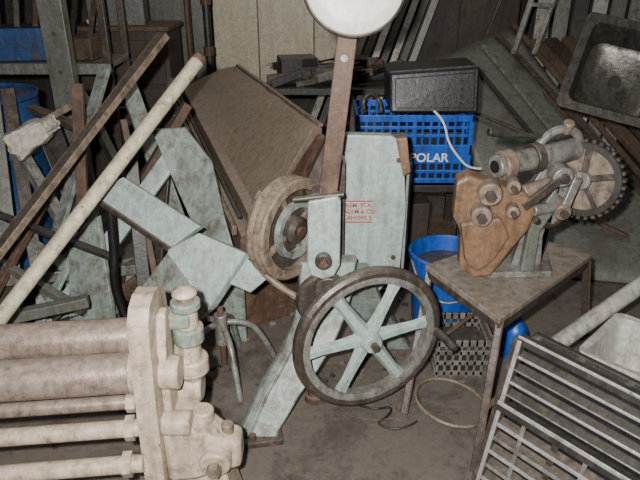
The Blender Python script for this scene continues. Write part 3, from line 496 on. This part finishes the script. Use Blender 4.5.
box(g,"crate_base",((x0+x1)/2,(y0+y1)/2,0.008),(x1-x0,y1-y0,0.012),'greyplastic'); box(g,"dark_contents",((x0+x1)/2,(y0+y1)/2,0.07),(x1-x0-0.04,y1-y0-0.04,0.11),'dark')
g=group("wire_hoop",(0.52,1.90,0)); tube(g,"hoop",[V((0.50+0.135*math.cos(a),1.89+0.16*math.sin(a),0.012+0.05*(1+math.cos(a+2.4))*0.5)) for a in [2*math.pi*k/20 for k in range(20)]],0.007,'tan',cyc=True)
g=group("loose_wire",(0.2,1.85,0)); tube(g,"wire",[(0.12,1.92,0.006),(0.2,1.86,0.02),(0.28,1.9,0.006),(0.26,1.82,0.03),(0.20,1.80,0.006),(0.3,1.76,0.006),(0.36,1.80,0.02)],0.004,'black')
tube(g,"wire_2",[(0.10,1.85,0.006),(0.18,1.80,0.015),(0.30,1.84,0.006),(0.34,1.78,0.006)],0.003,'rust')
g=group("swivel_stool_base",(-0.38,2.15,0)); hub=V((-0.40,2.13,0.24))
cyl(g,"hub",hub-V((0,0,0.10)),hub+V((0,0,0.04)),0.028,'steel',bevel=0.004); cyl(g,"screw",hub-V((0,0,0.2)),hub+V((0,0,0.07)),0.013,'rust')
for k,(x,y) in enumerate(((-0.58,1.98),(-0.31,1.92),(-0.18,2.18),(-0.36,2.30),(-0.58,2.26))):
    tube(g,"leg_%d"%(k+1),[hub,hub.lerp(V((x,y,0.2)),0.5)+V((0,0,0.02)),(x*0.8+hub.x*0.2,y*0.8+hub.y*0.2,0.12),(x,y,0.012)],0.013,'steel')
# ---------------------------------------------------------------- louvred grille
g=group("louvred_metal_grille",(0.85,1.4,0))
e=V((0.24,-0.29,0)).normalized(); upv=V((0.10,0.09,0.50)); un=upv.normalized(); nn=e.cross(un).normalized()
if nn.y>0: nn=-nn
O=V((0.52,1.52,0.012)); LL=0.78
def gp(s,t,d=0): return O+e*s+upv*t+nn*d
bar(g,"stile_left",gp(0,0),gp(0,1.0),0.035,0.03,'darkrust',up=nn); bar(g,"stile_left_edge",gp(0.008,0,0.016),gp(0.008,1.0,0.016),0.014,0.006,'chrome',up=nn); bar(g,"stile_right",gp(LL,0),gp(LL,1.0),0.035,0.03,'chrome',up=nn)
bar(g,"stile_mid",gp(0.20,0,-0.01),gp(0.20,0.55,-0.01),0.02,0.02,'darkrust',up=nn)
bar(g,"top_rail",gp(0,1.0),gp(LL,1.0),0.030,0.03,'dark',up=nn); bar(g,"top_rail_edge",gp(0,1.02,0.016),gp(LL,1.02,0.016),0.010,0.006,'chrome',up=nn); bar(g,"bottom_rail",gp(0,0.02),gp(LL,0.02),0.035,0.03,'dark',up=nn)
bar(g,"middle_rail",gp(0,0.56),gp(LL,0.56),0.03,0.045,'dark',up=nn); bar(g,"middle_rail_edge",gp(0,0.585,0.024),gp(LL,0.585,0.024),0.014,0.006,'chrome',up=nn)
for k in range(4):
    t=0.66+0.085*k; bar(g,"upper_slat_%d"%(k+1),gp(0.015,t),gp(LL-0.015,t),0.030,0.008,'dark',up=nn+un*0.9); bar(g,"upper_slat_edge_%d"%(k+1),gp(0.015,t-0.014,0.014),gp(LL-0.015,t-0.010,0.014),0.006+0.004*(k%2),0.006,'chrome' if k%2 else 'steel',up=nn)
for k in range(5):
    t=0.08+0.095*k; bar(g,"lower_slat_%d"%(k+1),gp(0.015,t),gp(LL-0.015,t),0.032,0.008,'darkrust',up=nn+un*0.9); bar(g,"lower_slat_edge_%d"%(k+1),gp(0.015,t-0.016,0.016),gp(LL-0.015,t-0.010,0.016),0.013,0.007,'steel' if k%2 else 'chrome',up=nn)
for k in range(3): bar(g,"lower_tie_%d"%(k+1),gp(0.10+0.2*k,0.03,0.012),gp(0.10+0.2*k,0.55,0.012),0.014,0.008,'steel',up=nn)
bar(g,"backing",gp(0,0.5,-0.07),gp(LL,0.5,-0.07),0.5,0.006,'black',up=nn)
bar(g,"rear_top_rail",gp(0.0,1.0,-0.09),gp(LL,1.0,-0.09),0.02,0.03,'dark',up=nn)
for k in range(6): bar(g,"top_tie_%d"%(k+1),gp(0.02+k*0.148,1.0),gp(0.02+k*0.148,1.0,-0.09),0.018,0.012,'steel')
g=group("white_enamel_tray",(1.12,1.66,0))
bx=V((1.14,1.62,0)); 
def rr(w,h,z,rad=0.03,rz=-45):
    pts=[]; R=Matrix.Rotation(math.radians(rz),3,'Z')
    for cxs,cys,a0 in((1,1,0),(-1,1,90),(-1,-1,180),(1,-1,270)):
        for k in range(4):
            a=math.radians(a0+30*k); pts.append(R@V((cxs*(w/2-rad)+rad*math.cos(a),cys*(h/2-rad)+rad*math.sin(a),0))+bx+V((0,0,z)))
    return pts
loft(g,"tray_shell",[rr(0.46,0.28,0.0),rr(0.48,0.30,0.38),rr(0.52,0.34,0.40),rr(0.52,0.34,0.42),rr(0.47,0.29,0.415),rr(0.45,0.27,0.24),rr(0.3,0.18,0.23)],'white',bevel=0.002)
g=group("grey_steel_pipe",(1.2,2.0,0)); cyl(g,"pipe",(0.86,1.90,0.285),(1.75,2.24,0.76),0.031,'pipe'); lathe(g,"pipe_mouth",[(0.023,-0.001),(0.032,-0.001),(0.032,0.01),(0.023,0.01)],(0.858,1.899,0.284),V((0.89,0.34,0.475)),'steel',28,True)
g=group("floor_rubble",(0,2.2,0))
for i in range(170):
    x=random.uniform(-1.6,1.9); y=random.uniform(1.6,3.4); s=random.uniform(0.004,0.015)
    if i<100: x=random.uniform(-0.5,0.7); y=random.uniform(2.0,3.1)
    box(g,"chip_%d"%(i+1),(x,y,s*0.4),(s*2,s*1.3,s*0.8),random.choice(['tan','rust','steel','dark','paint2','dark','rust']),rz=random.uniform(0,180),bevel=0)
g=group("scrap_castings",(0.3,2.6,0))
for i,(x,y,r,h,mm) in enumerate(((0.12,2.62,0.09,0.06,'dark'),(-0.08,2.3,0.07,0.12,'tan'),(0.35,2.85,0.08,0.05,'rust'),(-0.02,1.95,0.04,0.05,'rust'))):
    lathe(g,"casting_%d"%(i+1),[(0,0),(r,0),(r,h*0.5),(r*0.7,h*0.6),(r*0.7,h),(r*0.3,h),(r*0.3,h*0.5),(0,h*0.5)],(x,y,0.0),(0,0,1),mm,24)
# ---------------------------------------------------------------- lights
def area(name,loc,target,size,power,col):
    l=bpy.data.lights.new(name,'AREA'); l.size=size; l.energy=power; l.color=col
    o=bpy.data.objects.new(name,l); scene.collection.objects.link(o); o.location=loc
    o.rotation_euler=(V(target)-V(loc)).to_track_quat('-Z','Y').to_euler()
area("camera_flash",(-0.09,-0.02,1.68),(0.1,3.2,0.8),0.04,112,(1,0.98,0.94))
area("overhead_fill",(0.2,3.6,2.9),(0.1,3.6,0),1.2,17,(1.0,0.95,0.87))  # added overhead fill, no fixture there; lifts the background where the flash falls off
w=bpy.data.worlds.new("world"); scene.world=w; w.use_nodes=True
w.node_tree.nodes["Background"].inputs[0].default_value=(0.93,0.91,0.86,1); w.node_tree.nodes["Background"].inputs[1].default_value=0.07
cam=bpy.data.cameras.new("camera"); cam.sensor_width=36; cam.lens=36*620/640; cam.clip_start=0.02
co=bpy.data.objects.new("camera",cam); scene.collection.objects.link(co); co.location=(0,0,1.6); co.rotation_euler=(math.radians(65),0,0)
scene.camera=co
